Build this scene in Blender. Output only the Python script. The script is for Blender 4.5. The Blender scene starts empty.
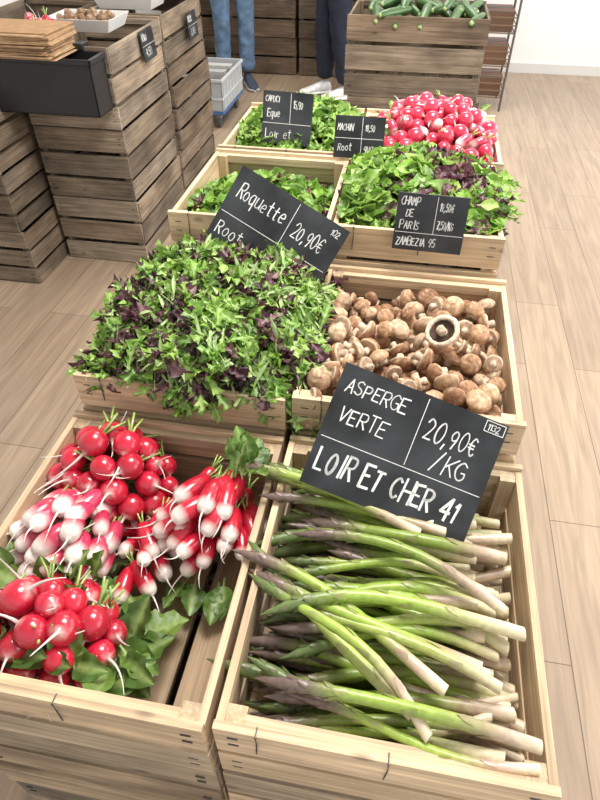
import bpy, math, random
import numpy as np
from mathutils import Vector
rnd=random.Random(7); rs=np.random.RandomState(7)
S=bpy.context.scene
U=rnd.uniform

# ------------------------------------------------------------ mesh helper
class Acc:
    def __init__(s): s.V=[];s.F=[];s.C=[];s.G=[];s.M=[];s.n=0
    def add(s,V,F,C,mi=0,G=None):
        V=np.asarray(V,float); n=len(V); C=np.asarray(C,float)
        if C.ndim==1: C=np.tile(C[:3],(n,1))
        s.V.append(V); s.C.append(C[:,:3]); s.G.append(V if G is None else np.asarray(G,float))
        o=s.n
        s.F.extend([tuple(i+o for i in f) for f in F]); s.M.extend([mi]*len(F)); s.n+=n
    def build(s,name,mats,smooth=True,parent=None,bevel=0):
        me=bpy.data.meshes.new(name)
        V=np.concatenate(s.V); C=np.clip(np.concatenate(s.C),0,1); G=np.concatenate(s.G)
        me.from_pydata(V.tolist(),[],s.F)
        a=me.attributes.new('Col','FLOAT_COLOR','POINT')
        a.data.foreach_set('color',np.hstack([C,np.ones((len(C),1))]).ravel().astype(np.float32))
        g=me.attributes.new('gr','FLOAT_VECTOR','POINT')
        g.data.foreach_set('vector',G.ravel().astype(np.float32))
        for m in mats: me.materials.append(m)
        me.polygons.foreach_set('material_index',s.M)
        me.polygons.foreach_set('use_smooth',[smooth]*len(s.F))
        me.update()
        ob=bpy.data.objects.new(name,me); S.collection.objects.link(ob)
        if bevel:
            b=ob.modifiers.new('b','BEVEL'); b.width=bevel; b.segments=1; b.limit_method='ANGLE'
        if parent: ob.parent=parent
        return ob

def empty(name,loc=(0,0,0)):
    e=bpy.data.objects.new(name,None); e.location=loc; e.empty_display_size=.1
    S.collection.objects.link(e); return e

def nrm(v): v=np.asarray(v,float); return v/ (np.linalg.norm(v)+1e-12)
def basis(d,roll=0,ref=(0,0,1)):
    d=nrm(d); r=np.array(ref,float)
    if abs(d@r)>.97: r=np.array([0,1.,0])
    y=nrm(np.cross(r,d)); z=np.cross(d,y)
    c,s_=math.cos(roll),math.sin(roll)
    y2=y*c+z*s_; z2=-y*s_+z*c
    return np.array([d,y2,z2])
def place(V,M,pos,sc=1.0): return (np.asarray(V)*sc)@M+np.asarray(pos)

def revolve(P,R,n,off=None):
    V=[];F=[];m=len(P)
    for i in range(m):
        for j in range(n):
            a=2*math.pi*j/n
            o=(0,0) if off is None else off[i]
            V.append((P[i],R[i]*math.cos(a)+o[0],R[i]*math.sin(a)+o[1]))
    for i in range(m-1):
        for j in range(n):
            k=(j+1)%n
            F.append((i*n+j,i*n+k,(i+1)*n+k,(i+1)*n+j))
    F.append(tuple(range(n-1,-1,-1))); F.append(tuple((m-1)*n+j for j in range(n)))
    return np.array(V),F
def tube(pts,rad,n=8):
    pts=np.array(pts,float); m=len(pts); V=[];F=[]
    for i in range(m):
        t=pts[min(i+1,m-1)]-pts[max(i-1,0)]
        B=basis(t); r=rad[i] if hasattr(rad,'__len__') else rad
        for j in range(n):
            a=2*math.pi*j/n
            V.append(pts[i]+r*(math.cos(a)*B[1]+math.sin(a)*B[2]))
    for i in range(m-1):
        for j in range(n):
            k=(j+1)%n
            F.append((i*n+j,i*n+k,(i+1)*n+k,(i+1)*n+j))
    F.append(tuple(range(n-1,-1,-1))); F.append(tuple((m-1)*n+j for j in range(n)))
    return np.array(V),F
BF=[(0,1,3,2),(4,6,7,5),(0,4,5,1),(2,3,7,6),(0,2,6,4),(1,5,7,3)]
def box(acc,lo,hi,col,mi=0,jit=0,rotz=0,tone=.12):
    lo=np.array(lo,float);hi=np.array(hi,float)
    if jit:
        d=np.array([U(-jit,jit) for _ in range(3)]); lo=lo+d; hi=hi+d
    V=np.array([(x,y,z) for x in (lo[0],hi[0]) for y in (lo[1],hi[1]) for z in (lo[2],hi[2])])
    ax=int(np.argmax(hi-lo)); G=V-lo
    G=np.roll(G,-ax,axis=1)+np.array([U(0,40),U(0,40),U(0,40)])
    if rotz:
        c=(lo+hi)/2; ca,sa=math.cos(rotz),math.sin(rotz)
        W=V-c; V=np.stack([W[:,0]*ca-W[:,1]*sa,W[:,0]*sa+W[:,1]*ca,W[:,2]],1)+c
    k=1+U(-tone,tone); w=U(-.04,.04)*min(1,tone*8)
    acc.add(V,BF,np.array(col)*k*np.array([1+w,1,1-w]),mi,G)

# ------------------------------------------------------------ materials
def newmat(name):
    m=bpy.data.materials.new(name); m.use_nodes=True
    nt=m.node_tree; b=nt.nodes['Principled BSDF']; return m,nt,b
def N(nt,t,**k):
    n=nt.nodes.new(t)
    for a,v in k.items(): setattr(n,a,v)
    return n
def mat_col(name,rough=.5,noise=.12,nscale=60,bump=0,transl=0,spec=.5,sss=0,coat=0):
    m,nt,b=newmat(name); L=nt.links
    at=N(nt,'ShaderNodeAttribute'); at.attribute_name='Col'
    tc=N(nt,'ShaderNodeTexCoord'); nz=N(nt,'ShaderNodeTexNoise'); nz.inputs['Scale'].default_value=nscale
    nz.inputs['Detail'].default_value=3
    L.new(tc.outputs['Object'],nz.inputs['Vector'])
    mr=N(nt,'ShaderNodeMapRange'); mr.inputs[1].default_value=.3; mr.inputs[2].default_value=.7
    mr.inputs[3].default_value=1-noise; mr.inputs[4].default_value=1+noise
    L.new(nz.outputs['Fac'],mr.inputs[0])
    mx=N(nt,'ShaderNodeVectorMath',operation='SCALE'); L.new(at.outputs['Color'],mx.inputs[0]); L.new(mr.outputs[0],mx.inputs['Scale'])
    L.new(mx.outputs[0],b.inputs['Base Color'])
    b.inputs['Roughness'].default_value=rough; b.inputs['Specular IOR Level'].default_value=spec
    if coat: b.inputs['Coat Weight'].default_value=coat; b.inputs['Coat Roughness'].default_value=.12
    if bump:
        bp=N(nt,'ShaderNodeBump'); bp.inputs['Strength'].default_value=bump; bp.inputs['Distance'].default_value=.002
        L.new(nz.outputs['Fac'],bp.inputs['Height']); L.new(bp.outputs[0],b.inputs['Normal'])
    if transl:
        out=nt.nodes['Material Output']; tr=N(nt,'ShaderNodeBsdfTranslucent'); ms=N(nt,'ShaderNodeMixShader')
        ms.inputs[0].default_value=transl
        L.new(mx.outputs[0],tr.inputs['Color']); L.new(b.outputs[0],ms.inputs[1]); L.new(tr.outputs[0],ms.inputs[2]); L.new(ms.outputs[0],out.inputs['Surface'])
    return m
def mat_wood(name,contrast=.22,rough=.65,stain=0):
    m,nt,b=newmat(name); L=nt.links
    at=N(nt,'ShaderNodeAttribute'); at.attribute_name='Col'
    gr=N(nt,'ShaderNodeAttribute'); gr.attribute_name='gr'
    def nz(sc,det,dist=0):
        mp=N(nt,'ShaderNodeMapping'); mp.inputs['Scale'].default_value=sc; L.new(gr.outputs['Vector'],mp.inputs['Vector'])
        n=N(nt,'ShaderNodeTexNoise'); n.inputs['Scale'].default_value=1; n.inputs['Detail'].default_value=det; n.inputs['Distortion'].default_value=dist
        L.new(mp.outputs[0],n.inputs['Vector']); return n
    def rng(o,a0,a1,b0,b1):
        r=N(nt,'ShaderNodeMapRange'); r.inputs[1].default_value=a0; r.inputs[2].default_value=a1; r.inputs[3].default_value=b0; r.inputs[4].default_value=b1
        L.new(o,r.inputs[0]); return r.outputs[0]
    def mul(p,q):
        a=N(nt,'ShaderNodeMath',operation='MULTIPLY'); L.new(p,a.inputs[0]); L.new(q,a.inputs[1]); return a.outputs[0]
    n1=nz((4,95,95),6,.8); n2=nz((6,18,18),3); n3=nz((2.5,240,240),2)
    vo=N(nt,'ShaderNodeTexVoronoi'); vo.inputs['Scale'].default_value=1
    mp3=N(nt,'ShaderNodeMapping'); mp3.inputs['Scale'].default_value=(7,14,14); L.new(gr.outputs['Vector'],mp3.inputs['Vector']); L.new(mp3.outputs[0],vo.inputs['Vector'])
    f=mul(rng(n1.outputs['Fac'],.3,.7,1-contrast,1+contrast*.6),rng(n2.outputs['Fac'],.3,.7,1-contrast*.8,1.10))
    f=mul(f,rng(n3.outputs['Fac'],.35,.6,1-contrast*.6,1.04)); f=mul(f,rng(vo.outputs['Distance'],.04,.13,.5,1))
    if stain:
        n4=nz((3,5,5),5); f=mul(f,rng(n4.outputs['Fac'],.35,.6,1-stain,1.1))
    mx=N(nt,'ShaderNodeVectorMath',operation='SCALE'); L.new(at.outputs['Color'],mx.inputs[0]); L.new(f,mx.inputs['Scale'])
    L.new(mx.outputs[0],b.inputs['Base Color']); b.inputs['Roughness'].default_value=rough; b.inputs['Specular IOR Level'].default_value=.3
    bp=N(nt,'ShaderNodeBump'); bp.inputs['Strength'].default_value=.5; bp.inputs['Distance'].default_value=.002
    L.new(n1.outputs['Fac'],bp.inputs['Height']); L.new(bp.outputs[0],b.inputs['Normal'])
    return m
def mat_plain(name,col,rough=.5,metal=0,emit=0,noise=0,ns=8):
    m,nt,b=newmat(name); b.inputs['Base Color'].default_value=(*col,1); b.inputs['Roughness'].default_value=rough; b.inputs['Metallic'].default_value=metal
    if noise:
        tc=N(nt,'ShaderNodeTexCoord'); nz=N(nt,'ShaderNodeTexNoise'); nz.inputs['Scale'].default_value=ns; nz.inputs['Detail'].default_value=5
        nt.links.new(tc.outputs['Object'],nz.inputs['Vector'])
        cr=N(nt,'ShaderNodeValToRGB'); cr.color_ramp.elements[0].position=.35; cr.color_ramp.elements[1].position=.7
        cr.color_ramp.elements[0].color=(*[c*(1-noise) for c in col],1); cr.color_ramp.elements[1].color=(*[min(1,c*(1+noise)) for c in col],1)
        nt.links.new(nz.outputs['Fac'],cr.inputs[0]); nt.links.new(cr.outputs[0],b.inputs['Base Color'])
    return m
WOOD=mat_wood('pine_wood',.26,stain=.20); OLD=mat_wood('weathered_wood',.38,.85,.4)
LEAF=mat_col('leaf_surface',.40,.18,90,.25,transl=.30,spec=.5)
VEG=mat_col('spear_surface',.34,.14,120,.15,spec=.5)
RAD=mat_col('radish_skin',.22,.10,50,0,spec=.6,coat=.3)
MUSH=mat_col('mushroom_skin',.7,.30,130,.3,spec=.25)
FABRIC=mat_col('cloth',.85,.15,30,.4,spec=.2)
PLASTIC=mat_col('plastic',.4,.04,20)
BOARD=mat_plain('slate_board',(.024,.027,.030),.36,noise=.7,ns=11)
CHALK=mat_plain('chalk',(.80,.80,.78),.9,noise=.12,ns=300)
METAL=mat_plain('staple_wire',(.12,.115,.11),.45,.8)
WALLM=mat_plain('wall_paint',(.80,.785,.76),.8,noise=.03,ns=3)

# ------------------------------------------------------------ room
def floor_mat():
    m,nt,b=newmat('oak_laminate'); L=nt.links
    tc=N(nt,'ShaderNodeTexCoord')
    sp=N(nt,'ShaderNodeSeparateXYZ'); L.new(tc.outputs['Object'],sp.inputs[0])
    cb=N(nt,'ShaderNodeCombineXYZ'); L.new(sp.outputs['Y'],cb.inputs['X']); L.new(sp.outputs['X'],cb.inputs['Y'])
    br=N(nt,'ShaderNodeTexBrick'); br.offset=.37; br.inputs['Scale'].default_value=1
    br.inputs['Brick Width'].default_value=1.25; br.inputs['Row Height'].default_value=.19; br.inputs['Mortar Size'].default_value=.0018
    br.inputs['Mortar Smooth'].default_value=.3
    br.inputs['Color1'].default_value=(.395,.295,.205,1); br.inputs['Color2'].default_value=(.315,.232,.162,1); br.inputs['Mortar'].default_value=(.15,.11,.078,1)
    L.new(cb.outputs[0],br.inputs['Vector'])
    mp=N(nt,'ShaderNodeMapping'); mp.inputs['Scale'].default_value=(1.6,26,1); L.new(cb.outputs[0],mp.inputs['Vector'])
    nz=N(nt,'ShaderNodeTexNoise'); nz.inputs['Scale'].default_value=1.5; nz.inputs['Detail'].default_value=6; nz.inputs['Distortion'].default_value=1.2
    L.new(mp.outputs[0],nz.inputs['Vector'])
    mr=N(nt,'ShaderNodeMapRange'); mr.inputs[1].default_value=.3; mr.inputs[2].default_value=.7; mr.inputs[3].default_value=.76; mr.inputs[4].default_value=1.15
    L.new(nz.outputs['Fac'],mr.inputs[0])
    mx=N(nt,'ShaderNodeVectorMath',operation='SCALE'); L.new(br.outputs['Color'],mx.inputs[0]); L.new(mr.outputs[0],mx.inputs['Scale'])
    L.new(mx.outputs[0],b.inputs['Base Color']); b.inputs['Roughness'].default_value=.36
    return m
FLOOR=floor_mat()
def slab(name,lo,hi,mat):
    a=Acc(); box(a,lo,hi,(.8,.8,.8)); return a.build(name,[mat],False)
slab('floor',(-3.2,-1.6,-.05),(3.2,6.6,0),FLOOR)
slab('wall_back',(-3.2,6.5,0),(3.2,6.6,3),WALLM)
slab('wall_left',(-3.2,-1.6,0),(-3.1,6.5,3),WALLM)
slab('ceiling',(-3.2,-1.6,3),(3.2,6.6,3.08),WALLM)
a=Acc()
for lo,hi in [((3.1,-1.6,0),(3.2,6.5,.35)),((3.1,-1.6,2.7),(3.2,6.5,3)),((3.1,-1.6,.35),(3.2,-.9,2.7)),((3.1,1.6,.35),(3.2,2.0,2.7)),((3.1,5.9,.35),(3.2,6.5,2.7))]:
    box(a,lo,hi,(.8,.8,.8),tone=0)
a.build('wall_right',[WALLM],False)
FR=mat_plain('window_frame_paint',(.12,.12,.13),.4)
for i,(y0,y1) in enumerate([(-.9,1.6),(2.0,5.9)]):
    a=Acc(); 
    for lo,hi in [((3.12,y0,.35),(3.18,y0+.06,2.7)),((3.12,y1-.06,.35),(3.18,y1,2.7)),((3.12,y0,.35),(3.18,y1,.41)),((3.12,y0,2.64),(3.18,y1,2.7)),((3.12,(y0+y1)/2-.03,.35),(3.18,(y0+y1)/2+.03,2.7))]:
        box(a,lo,hi,(.1,.1,.1))
    a.build('window_%d'%(i+1),[FR],False)
slab('baseboard_back',(-3.1,6.485,0),(3.1,6.5,.08),mat_plain('trim_paint',(.62,.60,.57),.5))

# ------------------------------------------------------------ crates
PALE=(.72,.545,.355); PALE2=(.66,.50,.33); BROWN=(.25,.188,.13); GREYB=(.325,.255,.185)
def crate(name,x0,x1,y0,y1,z0,z1,col=PALE,old=False,rows=2,gap=.012,floorcol=None):
    a=Acc(); t=.011; j=.003 if old else .0011; H=z1-z0; tn=.28 if old else .12
    p=.026
    for (px,py) in [(x0+t,y0+t),(x1-t-p,y0+t),(x0+t,y1-t-p),(x1-t-p,y1-t-p)]:
        box(a,(px,py,z0),(px+p,py+p,z1-.010),np.array(col)*.88,tone=tn)
    hh=(H-gap*(rows-1))/rows
    for r in range(rows):
        za=z0+r*(hh+gap); zb=za+hh
        if r==0: za+=.006
        box(a,(x0,y0,za),(x1,y0+t,zb),col,jit=j,tone=tn)
        box(a,(x0,y1-t,za),(x1,y1,zb),col,jit=j,tone=tn)
        dz=-.008
        box(a,(x0,y0+t+.001,za+dz*(r>0)),(x0+t,y1-t-.001,zb+dz),col,jit=j,tone=tn)
        box(a,(x1-t,y0+t+.001,za+dz*(r>0)),(x1,y1-t-.001,zb+dz),col,jit=j,tone=tn)
    for ya in (y0+t+.0005,y1-t-.0165):
        box(a,(x0+t+p,ya,z1-.03),(x1-t-p,ya+.016,z1-.010),np.array(col)*.92,tone=tn)
    nb=5; w=(x1-x0-2*t); bw=w/nb-.014
    fc=floorcol if floorcol is not None else col
    for i in range(nb):
        xa=x0+t+i*w/nb+.007
        box(a,(xa,y0+.012,z0+.010),(xa+bw,y1-.012,z0+.018),fc,jit=j*.5,tone=.18)
    for xs in (x0+t+p/2,x1-t-p/2):
        for r in range(rows):
            zc=z0+r*(hh+gap)+hh*.4
            for q in (0,.022):
                box(a,(xs-.007,y0-.0012,zc+q),(xs+.007,y0+.001,zc+q+.0016),(.2,.2,.2),1)
    if not old:
        for xs in (x0+(x1-x0)*.13,x0+(x1-x0)*.52):
            v,f=tube([(xs,y0-.0015,z1-.055),(xs+.002,y0-.002,z1-.02),(xs+.001,y0-.0015,z1+.0015),(xs+.001,y0+t,z1+.0015),(xs,y0+t+.004,z1-.02)],.0011,5)
            a.add(v,f,(.2,.2,.2),1)
    return a.build(name,[OLD if old else WOOD,METAL],False,bevel=.0012 if not old else 0)

tops=[(-.578,-.166,.240,.752,.75),(-.155,.261,.247,.762,.75),
 (-.568,-.166,.764,1.235,.83),(-.155,.250,.774,1.250,.83),
 (-.545,-.163,1.262,1.685,.92),(-.155,.230,1.262,1.685,.92),
 (-.545,-.163,1.697,2.11,.92),(-.155,.255,1.697,2.11,.92)]
for i,(x0,x1,y0,y1,zt) in enumerate(tops):
    zb=zt-.16
    crate('produce_crate',x0,x1,y0,y1,zb,zt,PALE if i not in(0,) else PALE2,floorcol=(.40,.29,.19) if i==0 else None)
    m=(zb-.002)/2
    crate('support_crate',x0,x1,y0,y1,m+.001,zb-.001,GREYB if i>1 else PALE2,True,3,.02)
    crate('support_crate',x0,x1,y0,y1,0.001,m-.001,GREYB,True,3,.02)
def stack(x0,x1,y0,y1,n,h,col=BROWN,z=0.0,rows=3):
    for k in range(n):
        dx,dy=U(-.012,.012),U(-.012,.012)
        crate('stacked_crate',x0+dx,x1+dx,y0+dy,y1+dy,z+k*h+.001,z+(k+1)*h-.001,np.array(col)*U(.85,1.15),True,rows,.018)
stack(-1.66,-1.24,2.53,3.14,3,.323,GREYB)
stack(-1.66,-1.24,3.18,3.80,3,.323,BROWN)
stack(-2.12,-1.69,2.88,3.5,3,.323,BROWN)
stack(-2.12,-1.69,2.24,2.85,3,.265,BROWN)
stack(-.334,.286,3.10,3.52,3,.337,(.30,.225,.155))
for xx in (-2.35,-1.72,-1.09,-.46): stack(xx,xx+.6,6.02,6.42,3,.30,(.15,.105,.07),rows=2)

# ------------------------------------------------------------ leaves
def leaf_t(L,W,rows=7,kind='oval',bend=.3,wave=.1,c=(.1,.3,.04),cm=(.3,.5,.15),stem=.25,seed=0):
    r=random.Random(seed); V=[];C=[];F=[]
    cols=5; c=np.array(c); cm=np.array(cm)
    ph=r.uniform(0,6); sb=r.uniform(-.12,.12)
    for i in range(rows+1):
        s=i/rows; x=s*L
        if s<stem: w=W*.05 if kind=='oval' else W*.09
        else:
            q=(s-stem)/(1-stem)
            if kind=='oval': w=W*.5*(math.sin(math.pi*min(1,q**.8*.97+.03)))**.7
            elif kind=='jag':
                w=W*.5*(.35+.65*math.sin(math.pi*(q**1.3*.85+.08)))*(1.0 if i%2 else .38)
            else: w=W*.5*q**.6*(1 if q<.9 else .6)
            w=max(w,W*.04)
        zc=bend*L*(s-s*s*1.3)
        for j in range(cols):
            y=(j-2)/2; a_=abs(y)
            wv=wave*W*math.sin(ph+i*1.9+j*2.1)*a_*(w/W*2)
            V.append((x - a_*.1*w+(a_*.012 if kind=='jag' and i%2 else 0),y*w+sb*L*s*s,zc+wv+a_*w*.35))
            C.append(cm if (j==2 or s<stem) else c*(.85+.3*r.random()))
    for i in range(rows):
        for j in range(cols-1):
            b=i*cols+j; F.append((b,b+cols,b+cols+1,b+1))
    return np.array(V),F,np.array(C)
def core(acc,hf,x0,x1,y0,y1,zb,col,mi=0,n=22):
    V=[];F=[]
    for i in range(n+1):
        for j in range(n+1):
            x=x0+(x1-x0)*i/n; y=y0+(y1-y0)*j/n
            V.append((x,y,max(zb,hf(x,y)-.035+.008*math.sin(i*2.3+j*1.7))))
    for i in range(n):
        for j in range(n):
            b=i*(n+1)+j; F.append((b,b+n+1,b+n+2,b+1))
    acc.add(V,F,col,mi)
def mound(xc,yc,rx,ry,zr,A,p=2.4,lump=0):
    def h(x,y):
        q=abs((x-xc)/rx)**p+abs((y-yc)/ry)**p
        l=lump*(math.sin(x*38+1)*math.sin(y*31)+.6*math.sin(x*71+y*60))
        return (zr+A*(1-q) if q<1.4 else zr-.4*A)+l
    return h
def leafpile(hf,x0,x1,y0,y1,zb,temps,weights,n,szr=(.7,1.2),inset=(0,0,0,0),corecol=(.03,.08,.015),thick=.03,el=(-.25,.75),dark=None,pdark=None):
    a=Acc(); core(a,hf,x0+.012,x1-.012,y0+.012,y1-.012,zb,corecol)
    for _ in range(n):
        x=U(x0-inset[0],x1+inset[1]); y=U(y0-inset[2],y1+inset[3])
        e=.01; gx=(hf(x+e,y)-hf(x-e,y))/(2*e); gy=(hf(x,y+e)-hf(x,y-e))/(2*e)
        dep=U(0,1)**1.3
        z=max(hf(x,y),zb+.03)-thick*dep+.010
        out=(x<x0 or x>x1 or y<y0 or y>y1)
        if out and rnd.random()<.6: continue
        an=U(0,2*math.pi); d=np.array([math.cos(an),math.sin(an),U(*el)])
        g=np.array([gx,gy]); d[2]+=np.clip(g@d[:2],-.8,.8)
        t=rnd.choice(dark) if dark is not None and rnd.random()<pdark(x,y) else rnd.choices(temps,weights)[0]
        M=basis(d,U(-.9,.9)+ (math.pi if rnd.random()<.2 else 0))
        k=U(*szr); V,F,C=t; L=V[:,0].max()*k
        pos=np.array([x,y,z])-nrm(d)*L*.5
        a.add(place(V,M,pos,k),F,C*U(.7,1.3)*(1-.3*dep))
    return a
G1=[(.20,.38,.05),(.27,.46,.07),(.13,.28,.035),(.34,.52,.11)]
jag=[leaf_t(.078,.032,10,'jag',U(-.3,.6),.3,G1[i%4],(.46,.62,.24),.40,i) for i in range(10)]
jagp=[leaf_t(.058,.038,8,'jag',U(-.2,.5),.4,[(.095,.03,.052),(.06,.028,.035),(.15,.06,.075)][i%3],(.27,.15,.15),.22,20+i) for i in range(6)]
stems=[leaf_t(.09,.011,5,'oval',.3,.1,(.44,.60,.24),(.52,.68,.32),.5,40+i) for i in range(3)]
def pd(x,y):
    s=math.sin(x*23+2)*math.sin(y*19+.7)+.5*math.sin(x*47+y*33)
    return min(.7,max(.10,.24+.26*s+(.12 if x<-.44 else 0)))
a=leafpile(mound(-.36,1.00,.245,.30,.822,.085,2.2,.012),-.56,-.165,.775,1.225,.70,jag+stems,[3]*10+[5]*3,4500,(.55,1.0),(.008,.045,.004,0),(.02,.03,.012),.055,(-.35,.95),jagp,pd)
for _ in range(60):
    x=-.345+U(-.035,.035)+U(-.03,.03); M=basis((U(-.6,.6),-.5,U(-1,-.1)),U(-1,1)); V,F,C=rnd.choice(jag+jagp)
    a.add(place(V,M,(x,.772,.838+U(-.02,.015)),U(.5,.8)),F,C*U(.7,1.2))
a.build('mixed_salad_greens',[LEAF])
ov=[leaf_t(.085,.05,7,'oval',U(-.2,.4),.15,G1[i%4],(.40,.56,.18),.25,60+i) for i in range(8)]
ovp=[leaf_t(.085,.042,8,'oval',U(-.2,.4),.45,[(.13,.035,.06),(.18,.075,.08),(.09,.05,.04)][i%3],(.3,.16,.18),.2,80+i) for i in range(4)]
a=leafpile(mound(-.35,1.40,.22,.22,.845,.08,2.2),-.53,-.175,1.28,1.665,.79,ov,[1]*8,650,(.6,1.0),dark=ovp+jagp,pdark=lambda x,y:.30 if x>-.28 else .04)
a.build('spinach_leaves',[LEAF])
hf=mound(.04,1.50,.24,.25,.895,.08,2.2,.006)
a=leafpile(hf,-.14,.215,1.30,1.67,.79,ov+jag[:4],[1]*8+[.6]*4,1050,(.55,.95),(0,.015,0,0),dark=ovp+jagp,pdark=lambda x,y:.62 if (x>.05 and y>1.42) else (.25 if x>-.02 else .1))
for _ in range(120):
    x,y=U(.15,.255),U(1.35,1.55); V,F,C=rnd.choice(jagp+jag+ov); a.add(place(V,basis((1,U(-1,1),U(-.5,.4)),U(-1,1)),(x-.03,y,.925+U(-.015,.03)),U(.5,.8)),F,C*U(.8,1.2))
a.build('baby_leaf_lettuce',[LEAF])
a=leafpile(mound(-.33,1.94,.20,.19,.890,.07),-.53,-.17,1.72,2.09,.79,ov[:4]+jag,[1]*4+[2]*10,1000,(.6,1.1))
a.build('chicory_greens',[LEAF])

# ------------------------------------------------------------ asparagus
def spear(seed):
    r=random.Random(seed); L=r.uniform(.30,.37); R=r.uniform(.0066,.0106); n=10
    ss=[0,.004,.05,.12,.2,.3,.4,.5,.6,.68,.75,.80,.85,.89,.93,.96,.985,1]
    def rr(s):
        if s<.01: return R*.97
        if s<.7: return R*(1-.18*s)
        if s<.86: return R*(.875+.1*math.sin((s-.7)/.16*math.pi/2))
        q=(s-.86)/.14; return R*.975*max(.05,(1-q**1.5))
    cy=r.uniform(-.042,.042); cz=r.uniform(-.004,.014); c2=r.uniform(-.009,.009)
    def ctr(s): return np.array([s*L,cy*math.sin(math.pi*s)+c2*math.sin(6*s),cz*math.sin(math.pi*s)])
    hue=r.random()
    cream=np.array((.70,.60,.42)); pur=np.array((.43,.235,.25)) if hue<.65 else np.array((.50,.47,.25))
    gr=np.array((.275,.385,.065))*r.uniform(.78,1.15) if hue<.8 else np.array((.37,.45,.11)); tip=np.array((.115,.165,.05)) if r.random()<.5 else np.array((.17,.12,.10))
    w0=r.uniform(.03,.14); w1=w0+r.uniform(.08,.18)
    def cc(s):
        if s<w0: return cream*(1-.3*s/w0)+pur*.3*s/w0
        if s<w1: q=(s-w0)/(w1-w0); return (cream*.5+pur*.5)*(1-q)+(pur*.6+gr*.4)*q
        if s<w1+.14: q=(s-w1)/.14; return (pur*.6+gr*.4)*(1-q)+gr*q
        if s<.66: return gr
        q=min(1,(s-.66)/.15); return gr*(1-q)+tip*q
    V=[];C=[];F=[]
    for s in ss:
        c=ctr(s)
        for j in range(n):
            an=2*math.pi*j/n; V.append(c+np.array([0,rr(s)*math.cos(an),rr(s)*math.sin(an)])); C.append(cc(s))
    m=len(ss)
    for i in range(m-1):
        for j in range(n):
            k=(j+1)%n; F.append((i*n+j,i*n+k,(i+1)*n+k,(i+1)*n+j))
    F.append(tuple(range(n-1,-1,-1)));F.append(tuple((m-1)*n+j for j in range(n)))
    def scale(s0,l,ph,hw,up):
        b=len(V)
        def pt(s,an,k):
            s=min(s,1.02); q=rr(min(s,1))*k+.0004; c=ctr(s); return c+np.array([0,q*math.cos(an),q*math.sin(an)])
        dk=np.array((.26,.14,.14)) if s0<.7 else np.array((.17,.11,.09)); base=cc(s0)
        l_=l/L
        pts=[(s0+.45*l_,ph,1.16+up*.4),(s0,ph-hw,1.0),(s0-.1*l_,ph,1.02),(s0,ph+hw,1.0),(s0+.55*l_,ph+hw*.7,1.05),(s0+l_,ph,1.1+up),(s0+.55*l_,ph-hw*.7,1.05)]
        for k,(s,an,q) in enumerate(pts):
            V.append(pt(s,an,q)); C.append(base*.45+dk*.55 if k in(0,5) else (base*.88 if k!=5 else dk))
        for k in range(1,7): F.append((b,b+k,b+(k%6)+1))
    ph=r.uniform(0,6)
    for s0 in np.arange(.16,.70,.085):
        ph+=2.4; scale(s0+r.uniform(-.01,.01),.020,ph,.85,.06)
    for s0 in np.arange(.68,.97,.018):
        ph+=2.4; scale(s0,.015*(1.25-s0*.5),ph,.75,.28)
    return np.array(V),F,np.array(C)
SP=[spear(i) for i in range(26)]
a=Acc()
def addspear(bx,by,bz,ang,pitch,k=1):
    V,F,C=rnd.choice(SP); d=(-math.cos(ang)*math.cos(pitch),math.sin(ang)*math.cos(pitch),math.sin(pitch))
    W=place(V,basis(d,U(0,6.28)),(bx,by,bz),k)
    if W[:,1].min()<.262: W[:,1]+=.262-W[:,1].min()
    if W[:,1].max()>.748: W[:,1]-=W[:,1].max()-.748
    a.add(W,F,C*U(.85,1.15))
for lay in range(8):
    z=.620+lay*.0150
    y=.275
    while y<.735:
        if not(lay>=6 and rnd.random()<.36):
            addspear(U(.175,.246),y+U(-.008,.008),z+U(-.005,.007)-.008*(y<.30 and lay>3)-.045*(y>.64 and lay>2),U(-.15,.17)*(1+lay*.10),U(-.03,.03),U(.86,1.06))
        y+=.0210
for by,ang,z,bx in [(.31,.68,.742,.09),(.285,.60,.745,.11),(.345,.44,.745,.13),(.28,.20,.738,.20),(.36,.25,.748,.20),(.275,.10,.742,.24),(.47,.22,.752,.21),(.44,-.12,.75,.235),(.30,.05,.742,.245)]:
    addspear(bx,by,z,ang,U(-.01,.03))
for by,ang,bx in [(.640,.12,.10),(.615,.16,.11),(.60,.02,.13),(.59,.2,.09)]:
    V,F,C=rnd.choice(SP); a.add(place(V,basis((-math.cos(ang),math.sin(ang),.06),U(0,6)),(bx,by,.738),.98),F,C)
a.build('asparagus_pile',[VEG])

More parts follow.
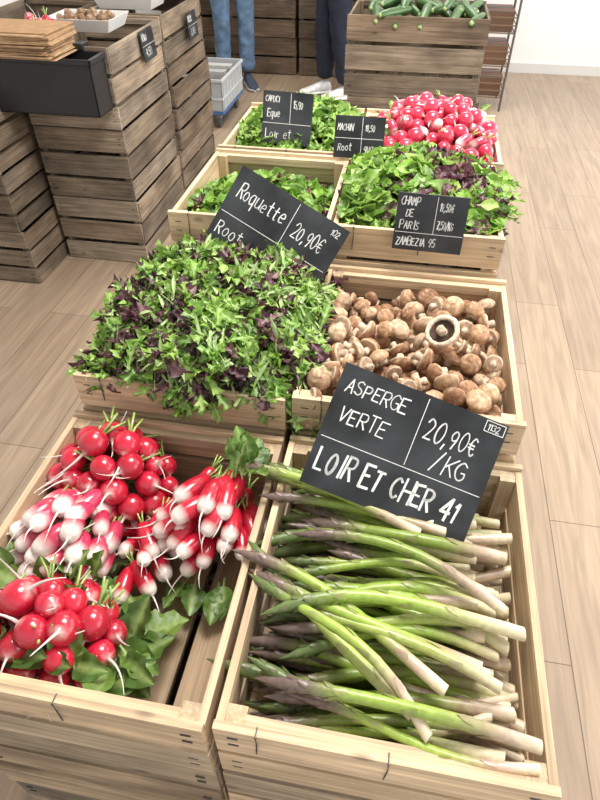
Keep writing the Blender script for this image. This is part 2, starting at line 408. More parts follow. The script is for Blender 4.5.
# ------------------------------------------------------------ mushrooms
def mush(seed,open_=False):
    r=random.Random(seed); n=14
    if open_: pr=[(-.45,.02),(-.44,.24),(-.2,.26),(.05,.25),(.06,.3),(.02,.5),(-.06,.70),(-.20,.76),(-.24,.95),(.0,1.04),(.3,.85),(.45,.5),(.5,.2),(.5,.02)]
    else: pr=[(-.78,.02),(-.77,.27),(-.6,.35),(-.3,.31),(-.14,.33),(-.1,.5),(-.16,.82),(-.1,.95),(.05,1.0),(.26,.96),(.46,.82),(.62,.58),(.71,.3),(.73,.02)]
    V,F=revolve([p[0] for p in pr],[p[1] for p in pr],n)
    st=np.array((.66,.53,.39)); und=np.array((.48,.33,.23)) if not open_ else np.array((.06,.035,.022))
    cap=np.array([(.31,.165,.09),(.235,.12,.065),(.43,.27,.16),(.35,.20,.11),(.50,.35,.23)][seed%5])
    C=[]
    for i in range(len(pr)):
        for j in range(n):
            if i<4: c=st*r.uniform(.75,1.05)
            elif i<7: c=und*(r.uniform(.5,1.5) if open_ else 1)
            elif i<9 and open_: c=(.66,.53,.40)
            elif i==7: c=(.62,.48,.34)
            else: c=cap*r.uniform(.78,1.25)+ (np.array((.22,.18,.14)) if r.random()<.16 else 0)
            C.append(c)
    V=V+np.array([r.uniform(-.035,.035) for _ in range(V.size)]).reshape(V.shape)
    return V,F,np.array(C)
MS=[mush(i) for i in range(12)]
a=Acc()
for lay,z in enumerate((.705,.735,.765,.797,.816)):
    sp=.041; yy=.80
    row=0
    while yy<1.235:
        xx=-.13+(row%2)*sp/2
        while xx<.235:
            if not(lay>=3 and (rnd.random()<.25 or yy>1.20)) and not (lay==4 and rnd.random()<.4):
                R=U(.0165,.026); q=rnd.random()
                if q<.5: d=(U(-.7,.7),U(-.9,.3),1)
                else:
                    an=U(0,6.28); d=(math.cos(an),math.sin(an),U(-.6,.4))
                V,F,C=rnd.choice(MS); M=basis(d,U(0,6)); 
                px=min(max(xx+U(-.009,.009),-.120),.215)
                a.add(place(V,M,(px,yy+U(-.009,.009),z+U(-.01,.01)-(.012 if yy>1.15 else 0)),R),F,C*U(.8,1.15))
            xx+=sp
        yy+=sp*.9; row+=1
V,F,C=mush(99,True)
a.add(place(V,basis((.35,.45,-.75),.4),(.105,.985,.856),.034),F,C)
a.build('chestnut_mushroom_pile',[MUSH])

# ------------------------------------------------------------ radishes
def radish(kind,seed,tail=1.0,stalks=3):
    r=random.Random(seed); n=14
    if kind=='round': A=1.0; xs=[0,.02,.08,.18,.32,.48,.64,.78,.88,.95,1.0]
    else:
        A=2.1 if kind=='long' else 1.75; xs=[x*A/2.1 for x in (0,.03,.12,.35,.7,1.05,1.4,1.7,1.9,2.03,2.1)]
    P=[];R=[]
    for x in xs:
        q=x/A
        rr=.5*(math.sqrt(max(0,1-(2*q-1)**2)))**(.9 if kind=='round' else .62)
        if kind!='round': rr*=(.88+.18*q)
        P.append(x);R.append(max(rr,.12 if q<.1 else .06))
    R[0]=.13
    m0=len(P); tl=r.uniform(.6,1.5)*tail; by,bz=r.uniform(-.5,.5)*tail,r.uniform(-.5,.5)*tail
    off=[(0,0)]*m0
    for k in range(1,7):
        q=k/6; P.append(A+tl*q); R.append(.045*(1-q)+.010); off.append((by*q*q,bz*q*q))
    V,F=revolve(P,R,n,off)
    red=np.array((.52,.013,.038)) if kind=='round' else np.array((.53,.012,.036))
    if kind=='pale': red=np.array((.58,.04,.10))
    if tail<1: red=np.array((.60,.03,.075))
    wt=np.array((.82,.72,.66)); C=[]
    w={'round':.94,'long':.72,'pale':.55}[kind]
    for i,x in enumerate(P):
        for j in range(n):
            q=x/A+r.uniform(-.02,.02)
            if i<1: c=np.array((.3,.36,.12))
            elif i>=m0: c=wt*.85
            else:
                b=min(1,max(0,(q-w)/(.12 if kind!='pale' else .25))); c=red*(1-b)+wt*b
            C.append(c)
    V=list(V);F=list(F)
    for k in range(stalks):
        an=k*2.1; pts=[(0.02,.05*math.cos(an),.05*math.sin(an)),(-.35,.12*math.cos(an),.12*math.sin(an)),(-.8,.25*math.cos(an)+r.uniform(-.1,.1),.25*math.sin(an))]
        v,f=tube(pts,[.055,.05,.045],5); o=len(V); V+=list(v); F+=[tuple(i+o for i in g) for g in f]; C+=[np.array((.32,.44,.12))]*len(v)
    return np.array(V),F,np.array(C)
RD={k:[radish(k,i+sd) for i in range(6)] for sd,k in enumerate(('round','long','pale'))}
RD['short']=[radish('round',i+50,.35,0) for i in range(4)]
rl=[leaf_t(.125,.066,12,'oval',U(-.1,.5),.16,[(.11,.21,.035),(.16,.27,.05),(.08,.155,.028)][i%3],(.34,.46,.16),.28,100+i) for i in range(6)]
def radadd(a,kind,pos,d,sz,mi=0):
    V,F,C=rnd.choice(RD[kind]); a.add(place(V,basis(d,U(0,6.28)),np.array(pos)-nrm(d)*sz*.5*(2 if kind in('long','pale') else 1),sz),F,C*U(.8,1.15),mi)
def leafadd(a,pos,d,k=1,mi=1,roll=None):
    V,F,C=rnd.choice(rl); a.add(place(V,basis(d,U(-.6,.6) if roll is None else roll),pos,k),F,C*U(.75,1.3),mi)
def cluster(name,xc,yc,rx,ry,z0,z1,kind,n,size,dirf,leaves,xmin=-.55,xmax=-.19):
    a=Acc(); pts=[]; tries=0
    while len(pts)<n and tries<9000:
        tries+=1
        x,y=U(-1,1),U(-1,1)
        if x*x+y*y>1: continue
        z=z0+(z1-z0)*(1-(x*x+y*y)*.75)*(1 if len(pts)<n*.62 else U(.2,.7))
        p=np.array([min(max(xc+x*rx,xmin),xmax),yc+y*ry,z]); s=U(*size)
        md=.80 if kind=='round' else .72
        if all(np.linalg.norm(p-q)>md*(s+t)/2 for q,t in pts):
            pts.append((p,s)); d=dirf(x,y); radadd(a,kind,p,d,s)
    for (p,d,k) in leaves: leafadd(a,p,d,k)
    return a.build(name,[RAD,LEAF])
def rr3(s): return np.array([U(-s,s),U(-s,s),U(-s,s)])
cluster('red_radish_bunch',-.462,.645,.105,.085,.66,.795,'round',62,(.038,.053),lambda x,y:np.array([x*.6,-.6,.25])+rr3(.6),
   [((-.47+U(-.06,.06),.60+U(-.08,.08),.66),(U(-1,1),U(-1,1),.1),.6) for _ in range(16)])
cluster('breakfast_radish_bunch',-.488,.510,.085,.085,.66,.765,'pale',48,(.029,.038),lambda x,y:np.array([x*.5-.2,-.9,.15])+rr3(.35),
   [((-.48+U(-.06,.05),.43+U(-.02,.04),.67),(U(-1,1),U(-1,.4),.1),.6) for _ in range(12)])
cluster('breakfast_radish_bunch',-.262,.590,.078,.072,.665,.77,'long',36,(.028,.037),lambda x,y:np.array([x*.7-.25,-.8+y*.2,-.1])+rr3(.3),
   [((-.215+U(-.02,.02),.645+U(-.02,.02),.765),(U(-.4,.3),U(-.2,.7),U(.0,.6)),U(.45,.65)) for _ in range(10)]
   +[((-.25+U(-.03,.03),.50+U(-.02,.02),.64),(U(-.4,.4),-1,.0),.6) for _ in range(4)])
cluster('breakfast_radish_bunch',-.365,.555,.045,.10,.64,.70,'long',16,(.028,.034),lambda x,y:np.array([x*.7,-.8,.1])+rr3(.5),[((-.365+U(-.03,.02),.48+U(-.03,.05),.645),(U(-.8,.5),U(-1,.2),.1),.65) for _ in range(8)])
cluster('red_radish_bunch',-.450,.350,.105,.070,.66,.765,'round',36,(.040,.056),lambda x,y:np.array([x*.6,-.5,.2])+rr3(.7),
   [((-.35+U(-.03,.02),.32+U(-.03,.05),.655+U(0,.03)),(U(.1,.8),U(-.35,.6),U(-.1,.2)),U(.6,.9)) for _ in range(13)]
   +[((-.45+U(-.07,.09),.295+U(0,.02),.69+U(0,.02)),(U(-.9,.9),U(-.12,.2),U(.0,.25)),U(.45,.75)) for _ in range(13)]
   +[((-.48+U(-.06,.07),.425+U(-.015,.02),.68+U(0,.02)),(U(-.8,.4),U(-.3,.3),U(.1,.4)),U(.5,.65)) for _ in range(11)])
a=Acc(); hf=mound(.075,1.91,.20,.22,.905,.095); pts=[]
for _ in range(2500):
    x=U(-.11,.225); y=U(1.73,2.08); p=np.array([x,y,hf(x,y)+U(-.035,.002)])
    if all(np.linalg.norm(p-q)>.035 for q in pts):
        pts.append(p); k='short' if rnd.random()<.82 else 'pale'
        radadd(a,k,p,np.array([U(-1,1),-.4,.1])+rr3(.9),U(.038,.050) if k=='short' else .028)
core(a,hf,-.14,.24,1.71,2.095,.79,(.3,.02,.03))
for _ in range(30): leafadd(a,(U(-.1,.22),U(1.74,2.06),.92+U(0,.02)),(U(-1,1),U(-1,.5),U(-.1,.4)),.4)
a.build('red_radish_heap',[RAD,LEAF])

# ------------------------------------------------------------ courgettes
a=Acc()
for i in range(26):
    x=-.27+U(0,.50); y=3.15+U(0,.3); z=.985+U(0,.06)*(1 if i>10 else .3)
    L=U(.16,.22); an=U(.9,2.2)
    P=[0,.01,.03,.1,.3,.6,.85,.95,1]; R=[.4,.42,.55,.8,.95,1,.95,.7,.3]
    V,F=revolve([p*L for p in P],[r*.021 for r in R],12)
    C=[]
    for p in P:
        for j in range(12): C.append((.33,.42,.16) if p<.03 else ((.035,.09,.02) if j%3 else (.07,.15,.04)))
    M=basis((math.cos(an),math.sin(an)*.7,U(-.1,.25)),U(0,6)); 
    a.add(place(V,M,np.array([x,y,z])-M[0]*L*.5),F,C)
a.build('courgette_pile',[VEG])

# ------------------------------------------------------------ chalkboard signs
GL={'A':'0,0 2,6 4,0|.8,2.2 3.2,2.2','B':'0,0 0,6 3,6 3.6,5 3,3.3 0,3.2|0,3.2 3,3.3 4,1.8 3,0 0,0','C':'4,5.2 2.5,6 .8,5 0,3 .8,1 2.5,0 4,.8','D':'0,0 0,6|0,6 2.5,5.6 4,3.2 2.5,.4 0,0',
'E':'4,6 0,6 0,0 4,0|0,3.1 3,3.1','F':'4,6 0,6 0,0|0,3.1 3,3.1','G':'4,5 2.5,6 .8,5 0,3 .8,.8 2.5,0 4,1 4,2.6|4,2.6 2.4,2.6','H':'0,0 0,6|4,0 4,6|0,3 4,3','I':'1.5,0 1.5,6','J':'3,6 3,1 1.8,0 .4,.8',
'K':'0,0 0,6|4,6 0,2.6|1.2,3.4 4,0','L':'0,6 0,0 3.6,0','M':'0,0 .4,6 2,2.4 3.6,6 4,0','N':'0,0 0,6 4,0 4,6','O':'2,0 .4,1.2 0,3 .6,5 2,6 3.5,5 4,3 3.5,1 2,0','P':'0,0 0,6|0,6 3,6 4,4.7 3,3 0,2.8','Q':'2,0 .4,1.2 0,3 .6,5 2,6 3.5,5 4,3 3.5,1 2,0|2.6,1.4 4.2,-.4',
'R':'0,0 0,6|0,6 3,6 4,4.7 3,3.2 0,3|1.6,3 4,0','S':'4,5.2 2.4,6 .6,5 1,3.6 3.2,2.6 3.8,1.2 2.2,0 0,.8','T':'0,6 4,6|2,6 2,0','U':'0,6 0,1.4 1.6,0 3.4,.8 4,6','V':'0,6 2,0 4,6','W':'0,6 1,0 2,4 3,0 4,6','X':'0,0 4,6|0,6 4,0','Y':'0,6 2,3 4,6|2,3 2,0','Z':'0,6 4,6 0,0 4,0',
'0':'2,0 .6,1 0,3 .6,5 2,6 3.4,5 4,3 3.4,1 2,0','1':'.6,4.6 2,6|2,6 2,0','2':'0,4.8 1.4,6 3.4,5.2 3.2,3.4 0,0|0,0 4,0','3':'0,5.4 2,6 3.6,4.8 2,3.2|2,3.2 4,1.6 2,0 0,.8','4':'3,0 3,6 0,2 4.2,2','5':'3.8,6 .6,6 .4,3.4|.4,3.4 2.6,3.6 3.8,2 2.4,0 0,.6','7':'0,6 4,6 1.4,0|1,3 3.2,3','9':'3.6,3.4 1.4,2.8 .2,4.4 1.6,6 3.4,5.4 3.6,3.4 2.4,0',
'/':'0,-.6 3.6,6.6',',':'1,.6 .4,-1','€':'4,5.2 2.6,6 1.2,4.8 .8,3 1.4,1 2.8,0 4,.8|0,3.6 3,3.6|0,2.4 3,2.4','o':'2,0 .3,.8 0,2 .8,3.6 2.4,3.8 3.6,2.4 3.2,.6 2,0','q':'3.4,3.6 1.2,3.8 0,2 1,.2 3.4,1|3.4,3.8 3.2,-2.2','u':'0,3.8 .2,.8 1.6,0 3.2,1 3.4,3.8|3.4,3.8 3.8,0',
'e':'.2,2 3.4,2.2 2.6,3.7 .9,3.5 0,1.8 1,.2 3.4,.4','t':'1.6,5.6 1.6,.6 3,0|0,3.8 3.4,3.9','k':'0,0 0,6|3,3.8 .2,1.8 3.2,0','g':'3.2,3.6 1,3.8 .2,2 1.4,.4 3.2,1.4|3.3,3.8 3.2,-1.6 1.4,-2.4 .2,-1.4','a':'3.2,3.6 1,3.6 0,1.8 1,0 3.2,1.2|3.4,3.8 3.6,0','n':'0,3.8 0,0|0,2.6 1.6,3.8 3.2,3 3.4,0','i':'1,3.8 1.2,0','r':'0,3.8 .2,0|.2,2.4 1.4,3.8 3,3.6'}
CURVY=set('BCDGJOPQRSU0235690€oqueagtnr')
def smooth(P):
    if len(P)<3: return P
    P=[np.array(p) for p in P]; closed=np.linalg.norm(P[0]-P[-1])<1e-4
    out=[]
    for i in range(len(P)-1):
        p0=P[i-1] if i>0 else (P[-2] if closed else P[0]); p1,p2=P[i],P[i+1]
        p3=P[i+2] if i+2<len(P) else (P[1] if closed else P[-1])
        for t in (0,.25,.5,.75):
            out.append(.5*((2*p1)+(-p0+p2)*t+(2*p0-5*p1+4*p2-p3)*t*t+(-p0+3*p1-3*p2+p3)*t**3))
    out.append(P[-1]); return out
def sign(name,c,u,n,w,h,items,stake=0,lw=.0026):
    a=Acc(); c=np.array(c,float); u=nrm(u); n=nrm(n); v=nrm(np.cross(n,u)); n=np.cross(u,v)
    def W(x,y,z=0): return c+u*(x-.5)*w+v*(y-.5)*h+n*z
    t=.002
    V=[W(x,y,z) for x in(0,1) for y in(0,1) for z in(-t,t)]; a.add(V,BF,(.05,.05,.05),0)
    def seg(p,q,l0,l1):
        p=np.array(p);q=np.array(q); d=nrm(q-p); s=np.array([-d[1],d[0]])/2; p=p-d*l0*.3;q=q+d*l1*.3
        V=[c+u*k[0]+v*k[1]+n*(t+.0006) for k in (p-s*l0,q-s*l1,q+s*l1,p+s*l0)]; a.add(V,[(0,1,2,3)],(.9,.9,.9),1)
    for it in items:
        if it[0]=='l':
            _,x1,y1,x2,y2=it[:5]; seg(((x1-.5)*w,(y1-.5)*h),((x2-.5)*w,(y2-.5)*h),lw*.45,lw*.45)
        else:
            _,s,x,y,sz=it[:5]; wd=it[5] if len(it)>5 else 1; ll=it[6] if len(it)>6 else lw
            px=(x-.5)*w; py=(y-.5)*h; sc=sz*h/6
            for ch in s:
                if ch in GL:
                    jy=U(-.05,.05)*sz*h; k=U(.88,1.1); sl=U(.04,.22)
                    for st in GL[ch].split('|'):
                        P=[tuple(map(float,p.split(','))) for p in st.split()]
                        if len(P)<=5 : P=[(p[0]+U(-.15,.15),p[1]+U(-.15,.15)) for p in P]
                        if ch in CURVY: P=smooth(P)
                        P=[(px+(p[0]+sl*p[1])*sc*.8*wd*k,py+jy+p[1]*sc*k) for p in P]
                        l0=ll*U(.85,1.15)
                        for p,q in zip(P,P[1:]):
                            l1=np.clip(l0*U(.88,1.13),ll*.7,ll*1.25); seg(p,q,l0,l1); l0=l1
                    px+=sc*(5.3 if ch not in'1I,i' else 3.0)*.8*wd
                else: px+=sc*3*wd
    if stake:
        v_,f_=tube([W(.5,.02,-.004),W(.5,0,-.004)-np.array([0,0,stake])],.0025,6); a.add(v_,f_,(.1,.1,.1),2)
    return a.build(name,[BOARD,CHALK,METAL],False)
sign('chalkboard_price_sign',(.050,.679,.825),(.959,-.082,-.272),(.130,-.724,.677),.285,.208,
 [('l',.02,.40,.985,.40),('l',.52,.42,.52,.97),('t','ASPERGE',.05,.79,.11,.95,.0022),('t','VERTE',.07,.55,.12,.95,.0022),
  ('t','20,90€',.56,.67,.16,.70,.0024),('t','/KG',.66,.46,.14,1.0,.0022),('t','LOIR ET CHER 41',.045,.14,.18,.70,.0040),
  ('l',.87,.90,.985,.90),('l',.87,.90,.87,.985),('l',.985,.90,.985,.985),('l',.87,.985,.985,.985),('t','1132',.885,.915,.05,.95,.0013)])
sign('chalkboard_price_sign',(-.272,1.195,.915),(.90,-.191,-.40),(.12,-.85,.5),.275,.19,
 [('l',.02,.45,.98,.45),('l',.55,.03,.55,.97),('t','Roquette',.07,.66,.17,.66,.0023),('t','Root',.05,.2,.16,.8,.0023),('t','20,90€',.60,.60,.17,.60,.0023),('t','kg',.70,.20,.16,.8,.0023),('t','102',.87,.86,.07,.9,.0015)])
sign('chalkboard_price_sign',(.062,1.244,.952),(1,0,-.02),(0,-1,.18),.150,.122,
 [('l',.02,.32,.98,.32),('l',.56,.33,.56,.97),('t','CHAMP',.05,.80,.13,.72,.0020),('t','DE',.14,.60,.12,.8,.0020),('t','PARIS',.07,.38,.14,.78,.0020),('t','19,50€',.6,.74,.13,.52,.0020),('t','7,50/KG',.6,.42,.13,.48,.0020),('t','ZAMBEZIA 95',.05,.09,.14,.70,.0020)])
sign('chalkboard_price_sign',(-.36,1.79,.975),(1,-.0,-.03),(-.1,-.95,.3),.145,.138,
 [('l',.02,.4,.98,.4),('l',.56,.42,.56,.97),('t','CAPUCI',.05,.8,.11,.7,.0020),('t','Eque',.1,.52,.14,.7,.0020),('t','15,90',.61,.7,.13,.55,.0020),('t','Loir et',.08,.12,.16,.8,.0020)],stake=.08)
sign('chalkboard_price_sign',(-.14,1.69,.970),(1,0,0),(.05,-.95,.3),.135,.105,
 [('l',.02,.47,.98,.47),('l',.55,.05,.55,.97),('t','MACHIN',.05,.65,.16,.66,.0020),('t','Root',.08,.17,.17,.8,.0020),('t','19,50',.61,.65,.15,.58,.0020),('t','qua',.62,.2,.14,.8,.0020)],stake=.07)
sign('chalkboard_price_sign',(-1.220,2.91,.90),(0,1,0),(1,0,.1),.15,.12,[('l',.03,.5,.97,.5),('t','KIWI',.1,.65,.22,.9,.003),('t','4,50',.2,.15,.25,.9,.003)])
sign('chalkboard_price_sign',(-1.220,3.54,.86),(0,1,0),(1,0,.1),.15,.12,[('l',.03,.5,.97,.5),('t','NOIX',.1,.65,.22,.9,.003),('t','3,90',.2,.15,.25,.9,.003)])

# ------------------------------------------------------------ black bag holder, kraft bags, trays
a=Acc(); bk=(.014,.014,.016)
X0,X1,Y0,Y1,Z0,Z1=-1.74,-1.25,2.38,2.515,.745,.955
tb=.006
for lo,hi in [((X0,Y0,Z0),(X1,Y0+tb,Z1)),((X0,Y1-tb,Z0),(X1,Y1,Z1)),((X0,Y0,Z0),(X0+tb,Y1,Z1)),((X1-tb,Y0,Z0),(X1,Y1,Z1)),((X0,Y0,Z0),(X1,Y1,Z0+tb)),
   ((X0-.008,Y0-.008,Z1-.02),(X1+.008,Y0,Z1)),((X1,Y0-.008,Z1-.02),(X1+.008,Y1,Z1)),((-1.6,Y1-.01,Z1),(-1.55,2.56,Z1+.025)),((-1.38,Y1-.01,Z1),(-1.33,2.56,Z1+.025))]:
    box(a,lo,hi,bk,tone=0)
a.build('black_bag_holder',[PLASTIC],False,bevel=.002)
a=Acc()
for k in range(18):
    dx,dy=U(-.016,.016),U(-.014,.014)
    box(a,(-1.73+dx,2.33+dy,.957+k*.005),(-1.37+dx,2.55+dy,.961+k*.005),(.44,.28,.155),rotz=U(-.09,.09),tone=.18)
a.build('kraft_paper_bags',[FABRIC],False)
for (x0,y0) in [(-1.60,2.72),(-1.60,3.22),(-1.60,3.52)]:
    a=Acc(); w=.30;l=.22
    V=[];
    for (s,z) in ((0,.972),(0,1.02)):
        e=-.02 if z<1 else 0
        V+=[(x0-e,y0-e,z),(x0+w+e,y0-e,z),(x0+w+e,y0+l+e,z),(x0-e,y0+l+e,z)]
    for (e,z) in ((.006,1.02),(.022,.978)):
        V+=[(x0+e,y0+e,z),(x0+w-e,y0+e,z),(x0+w-e,y0+l-e,z),(x0+e,y0+l-e,z)]
    F=[(3,2,1,0)]+[(i+a_,(i+1)%4+a_,(i+1)%4+a_+4,i+a_+4) for a_ in (0,4,8) for i in range(4)]+[(12,13,14,15)]
    a.add(V,F,(.72,.71,.68))
    for _ in range(40):
        v,f=revolve([-.5,-.4,0,.4,.5],[.1,.38,.5,.38,.1],8); a.add(place(v,basis(rr3(1)),(x0+U(.04,w-.04),y0+U(.04,l-.04),1.0+U(0,.025)),.03),f,[(.25,.15,.08),(.18,.26,.06)][y0>3.4])
    a.build('white_produce_tray',[PLASTIC],False)
a=Acc()
for _ in range(26): radadd(a,'round',(U(-2.05,-1.76),U(2.3,2.75),.80+U(0,.04)),rr3(1)+np.array([0,0,.01]),.036)
for _ in range(60): leafadd(a,(U(-2.05,-1.76),U(2.28,2.8),.80+U(-.02,.03)),(U(-1,1),U(-1,1),U(-.1,.5)),.8)
a.build('radish_leaf_heap',[RAD,LEAF])
a=Acc()
for _ in range(18): radadd(a,'round',(U(-1.63,-1.50),U(2.59,2.68),.985+U(0,.05)),rr3(1)+np.array([0,0,.01]),.038)
a.build('red_radish_bunch',[RAD,LEAF])

# ------------------------------------------------------------ trolley crate
a=Acc(); x0,x1,y0,y1=-1.76,-1.38,4.50,5.08; gy=(.40,.42,.43); bl=(.05,.14,.32)
box(a,(x0,y0,.10),(x1,y1,.125),bl)
for yy in (y0+.05,y1-.05):
    for xx in (x0+.05,x1-.05):
        box(a,(xx-.018,yy-.02,.07),(xx+.018,yy+.02,.10),(.3,.3,.3))
        V,F=revolve([-.012,-.011,.011,.012],[.034,.038,.038,.034],16); a.add(place(V,basis((1,0,0)),(xx,yy,.038)),F,(.06,.06,.065))
t=.006
for lo,hi in [((x0,y0,.126),(x1,y1,.134)),((x0,y0,.13),(x1,y0+t,.34)),((x0,y1-t,.13),(x1,y1,.34)),((x0,y0,.13),(x0+t,y1,.34)),((x1-t,y0,.13),(x1,y1,.34))]: box(a,lo,hi,gy,tone=.03)
for lo,hi in [((x0-.01,y0-.01,.32),(x1+.01,y0,.34)),((x0-.01,y1,.32),(x1+.01,y1+.01,.34)),((x0-.01,y0,.32),(x0,y1,.34)),((x1,y0,.32),(x1+.01,y1,.34)),((x0-.006,y0-.006,.2),(x1+.006,y0,.215)),((x1,y0,.2),(x1+.006,y1,.215))]: box(a,lo,hi,(.50,.52,.53),tone=.02)
for k in range(7):
    yy=y0+.03+k*.085; box(a,(x1,yy,.135),(x1+.006,yy+.008,.32),(.46,.48,.48),tone=.02)
for k in range(5): box(a,(x0+.03,y0+.05+k*.09,.2+U(0,.06)),(x1-.04,y0+.12+k*.09,.30+U(0,.04)),[(.5,.5,.48),(.14,.13,.12)][k%2],tone=.15)
a.build('plastic_crate_trolley',[PLASTIC],False,bevel=.0015)

# ------------------------------------------------------------ wire rack in the back
a=Acc()
xs0,xs1,ys0,ys1=.36,.66,5.3,5.65
for xx in(xs0,xs1):
    for yy in(ys0,ys1):
        v,f=tube([(xx,yy,0),(xx,yy,1.3)],.009,8); a.add(v,f,(.10,.08,.07))
for z in (.10,.32,.54,.76,.98,1.28):
    for k in range(8):
        yy=ys0+(ys1-ys0)*k/7; v,f=tube([(xs0,yy,z),(xs1,yy,z)],.003,5); a.add(v,f,(.12,.09,.07))
    for zz in (z,z+.05,z+.1):
        v,f=tube([(xs0,ys0,zz),(xs1,ys0,zz),(xs1,ys1,zz),(xs0,ys1,zz),(xs0,ys0,zz)],.005,5); a.add(v,f,(.16,.10,.06))
    if z<1.2:
        for k in range(6):
            yy=ys0+.04+k*.05; box(a,(xs0+.02,yy,z+.004),(xs1-.02,yy+.04,z+.13),[(.13,.07,.04),(.20,.13,.08),(.24,.05,.035)][k%3],tone=.3)
a.build('wire_display_rack',[PLASTIC],False)

# ------------------------------------------------------------ people
SKIN=mat_plain('skin',(.62,.40,.30),.5); HAIR=mat_plain('hair',(.06,.035,.02),.6)
def person(name,loc,yaw,pant,shirt,shoe,sole,legr,stance):
    root=empty(name,loc); root.rotation_euler=(0,0,yaw)
    pm=mat_plain(name+'_trousers',pant,.9,noise=.3,ns=18); sm=mat_plain(name+'_shirt',shirt,.9,noise=.15,ns=10)
    vs=[];es=[];rd=[]
    def nd(p,r,par=None):
        vs.append(p); rd.append(r)
        if par is not None: es.append((par,len(vs)-1))
        return len(vs)-1
    pel=nd((0,0,.96),(.155,.11)); b1=nd((0,0,1.10),(.14,.10),pel); b2=nd((0,.005,1.27),(.165,.115),b1); b3=nd((0,.01,1.40),(.13,.09),b2)
    nk=nd((0,.0,1.50),(.055,.055),b3); nd((0,-.01,1.56),(.052,.052),nk)
    for sx,(fx,fy) in zip((-1,1),stance):
        hp=nd((sx*.095,0,.86),(legr*1.15,legr*1.2),pel)
        th=nd((sx*.10+ (fx-sx*.1)*.25,fy*.25-.01,.68),(legr*1.03,legr*1.05),hp)
        kn=nd((sx*.10+(fx-sx*.1)*.55,fy*.55-.02,.48),(legr*.86,legr*.88),th)
        cf=nd((sx*.10+(fx-sx*.1)*.8,fy*.8+.01,.30),(legr*.84,legr*.86),kn)
        nd((fx,fy+.015,.105),(legr*.78,legr*.82),cf)
        sh=nd((sx*.19,.01,1.40),(.06,.06),b3); el=nd((sx*.25,.03,1.12),(.042,.042),sh)
        wr=nd((sx*.23,-.16,.98),(.028,.028),el); pa=nd((sx*.22,-.22,.96),(.036,.018),wr)
        for k in range(4):
            f1=nd((sx*(.195+.018*k),-.265,.95),(.009,.009),pa); f2=nd((sx*(.195+.018*k),-.295+.004*abs(k-1),.935),(.008,.008),f1); nd((sx*(.195+.018*k),-.31+.004*abs(k-1),.912),(.007,.007),f2)
        t1=nd((sx*.185,-.225,.945),(.010,.010),wr); nd((sx*.172,-.255,.93),(.009,.009),t1)
    me=bpy.data.meshes.new(name+'_b'); me.from_pydata(vs,es,[]); ob=bpy.data.objects.new(name+'_b',me); S.collection.objects.link(ob)
    ob.modifiers.new('s','SKIN')
    for i,d in enumerate(me.skin_vertices[0].data): d.radius=rd[i]; d.use_root=(i==0)
    su=ob.modifiers.new('u','SUBSURF'); su.levels=2; su.render_levels=2
    dg=bpy.context.evaluated_depsgraph_get(); m2=bpy.data.meshes.new_from_object(ob.evaluated_get(dg)); bpy.data.objects.remove(ob)
    m2.materials.clear()
    for m in (pm,sm,SKIN): m2.materials.append(m)
    for v in m2.vertices:
        x,y,z=v.co
        if z<.9 and abs(x)<.3 and y>-.2:
            k=.008*math.sin(z*55+x*30)*math.sin(z*23+y*40); v.co.y+=k; v.co.x+=k*.7
    for p in m2.polygons:
        c=p.center; p.use_smooth=True
        hand=c.y<-.13 and c.z<1.05
        p.material_index=2 if (hand or c.z>1.455) else (1 if (c.z>.97 or abs(c.x)>.19 and c.z>.93) else 0)
    bo=bpy.data.objects.new('body',m2); S.collection.objects.link(bo); bo.parent=root
    a=Acc(); n=20; V=[];F=[];C=[]
    for i in range(n+1):
        th=math.pi*i/n
        for j in range(n):
            ph=2*math.pi*j/n; x=math.sin(th)*math.cos(ph); y=math.sin(th)*math.sin(ph); z=math.cos(th)
            X,Y,Z=x*.075,y*.095,z*.115
            if z<-.2: X*=1+.35*(z+.2); Y*=1+.15*(z+.2)
            if y<-.7 and abs(x)<.22 and -.3<z<.15: Y-=.022*(1-abs(x)/.22)
            V.append((X,Y-.015,1.65+Z)); C.append((1,1,1))
    for i in range(n):
        for j in range(n): k=(j+1)%n; F.append((i*n+j,(i+1)*n+j,(i+1)*n+k,i*n+k))
    a.add(V,F,C,0)
    hv=[(v[0]*1.08,(v[1]+.015)*1.08+.0,(v[2]-1.65)*1.07+1.655) for v in V]
    hf_=[f for f in F if (sum(hv[i][2] for i in f)/4>1.70 or sum(hv[i][1] for i in f)/4>.02) and sum(hv[i][2] for i in f)/4>1.57]
    a.add(hv,hf_,(0,0,0),1)
    for sx in(-1,1):
        v,f=revolve([-.011,-.006,0,.006,.011],[.002,.009,.011,.009,.002],10); a.add(place(v,basis((0,1,0)),(sx*.030,-.098,1.66)),f,(1,1,1),3)
        v,f=revolve([-.006,0,.004],[.002,.005,.001],8); a.add(place(v,basis((0,1,0)),(sx*.030,-.108,1.66)),f,(0,0,0),1)
        v,f=tube([(sx*.074,-.01,1.68),(sx*.086,.0,1.665),(sx*.084,-.002,1.64),(sx*.074,-.008,1.625)],[.006,.011,.010,.005],8); a.add(v,f,(1,1,1),0)
    v,f=tube([(-.024,-.098,1.597),(0,-.106,1.594),(.024,-.098,1.597)],[.003,.006,.003],8); a.add(v,f,(1,1,1),4)
    a.build('head',[SKIN,HAIR,SKIN,mat_plain('eye_white',(.8,.8,.78),.3),mat_plain('lip',(.5,.2,.17),.5)],True,root)
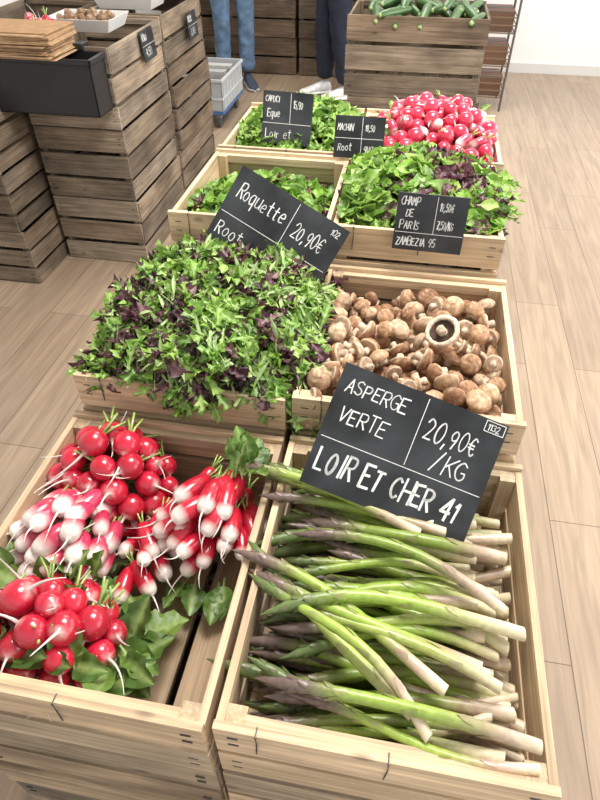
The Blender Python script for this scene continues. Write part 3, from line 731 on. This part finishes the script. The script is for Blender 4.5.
    for (fx,fy) in stance:
        a=Acc(); n=14; ss=[0,.03,.1,.25,.45,.62,.78,.9,.97,1]
        wd=[.018,.03,.036,.037,.038,.044,.046,.040,.026,.008]; ht=[.06,.085,.10,.105,.085,.065,.052,.045,.038,.03]
        V=[];F=[];V2=[]
        for s,w,h in zip(ss,wd,ht):
            y=fy+.075-s*.28
            for j in range(n):
                an=2*math.pi*j/n; cx,cz=math.cos(an),math.sin(an)
                V.append((fx+w*abs(cx)**.8*np.sign(cx),y,.022+(h-.022)*.5*(1+abs(cz)**.8*np.sign(cz))))
                V2.append((fx+(w+.004)*abs(cx)**.6*np.sign(cx),y*1.0-.002*(s-.5),.014+.012*np.sign(cz)*abs(cz)**.5+ (.002 if cz<0 else 0)))
        for i in range(len(ss)-1):
            for j in range(n): k=(j+1)%n; F.append((i*n+j,i*n+k,(i+1)*n+k,(i+1)*n+j))
        F+= [tuple(range(n)),tuple((len(ss)-1)*n+j for j in range(n-1,-1,-1))]
        a.add(V,F,shoe,0); a.add(V2,F,sole,0)
        a.build('shoe',[FABRIC],True,root)
    return root
person('shop_customer',(-1.58,5.62,0),.5,(.10,.17,.27),(.4,.38,.35),(.05,.06,.09),(.5,.5,.5),.085,[(-.09,.03),(.10,-.05)])
person('shop_assistant',(-.70,5.46,0),-1.1,(.012,.017,.035),(.03,.03,.035),(.80,.80,.80),(.85,.85,.85),.098,[(-.10,-.06),(.11,.05)])

# ------------------------------------------------------------ lights
def area(name,loc,rot,sx,sy,p,col=(1,1,1)):
    l=bpy.data.lights.new(name,'AREA'); l.shape='RECTANGLE'; l.size=sx; l.size_y=sy; l.energy=p; l.color=col
    o=bpy.data.objects.new(name,l); o.location=loc; o.rotation_euler=rot; S.collection.objects.link(o)
area('ceiling_fill_light',(.2,1.5,2.95),(0,0,0),1.0,1.0,95,(1,.975,.93))  # added fill lamp under the unseen ceiling, brightens the crates
area('ceiling_fill_light',(-.3,4.4,2.95),(0,0,0),1.6,1.6,76,(1,.975,.94))  # second added fill lamp, towards the back of the room
area('window_daylight',(3.08,3.9,1.6),(0,math.radians(90),0),2.2,3.6,122,(.97,.985,1))
area('window_daylight',(3.08,.4,1.6),(0,math.radians(90),0),2.2,2.3,44,(.97,.985,1))
w=bpy.data.worlds.new('sky'); S.world=w; w.use_nodes=True
w.node_tree.nodes['Background'].inputs[0].default_value=(.97,.985,1,1); w.node_tree.nodes['Background'].inputs[1].default_value=.98

cam=bpy.data.cameras.new('camera'); co=bpy.data.objects.new('camera',cam); S.collection.objects.link(co)
cam.sensor_fit='VERTICAL'; cam.sensor_height=24; cam.lens=18; cam.clip_start=.02
co.location=(0,0,1.55); co.rotation_euler=(math.radians(90-42.6),0,math.radians(10.2)); S.camera=co
S.view_settings.view_transform='Standard'; S.view_settings.exposure=0
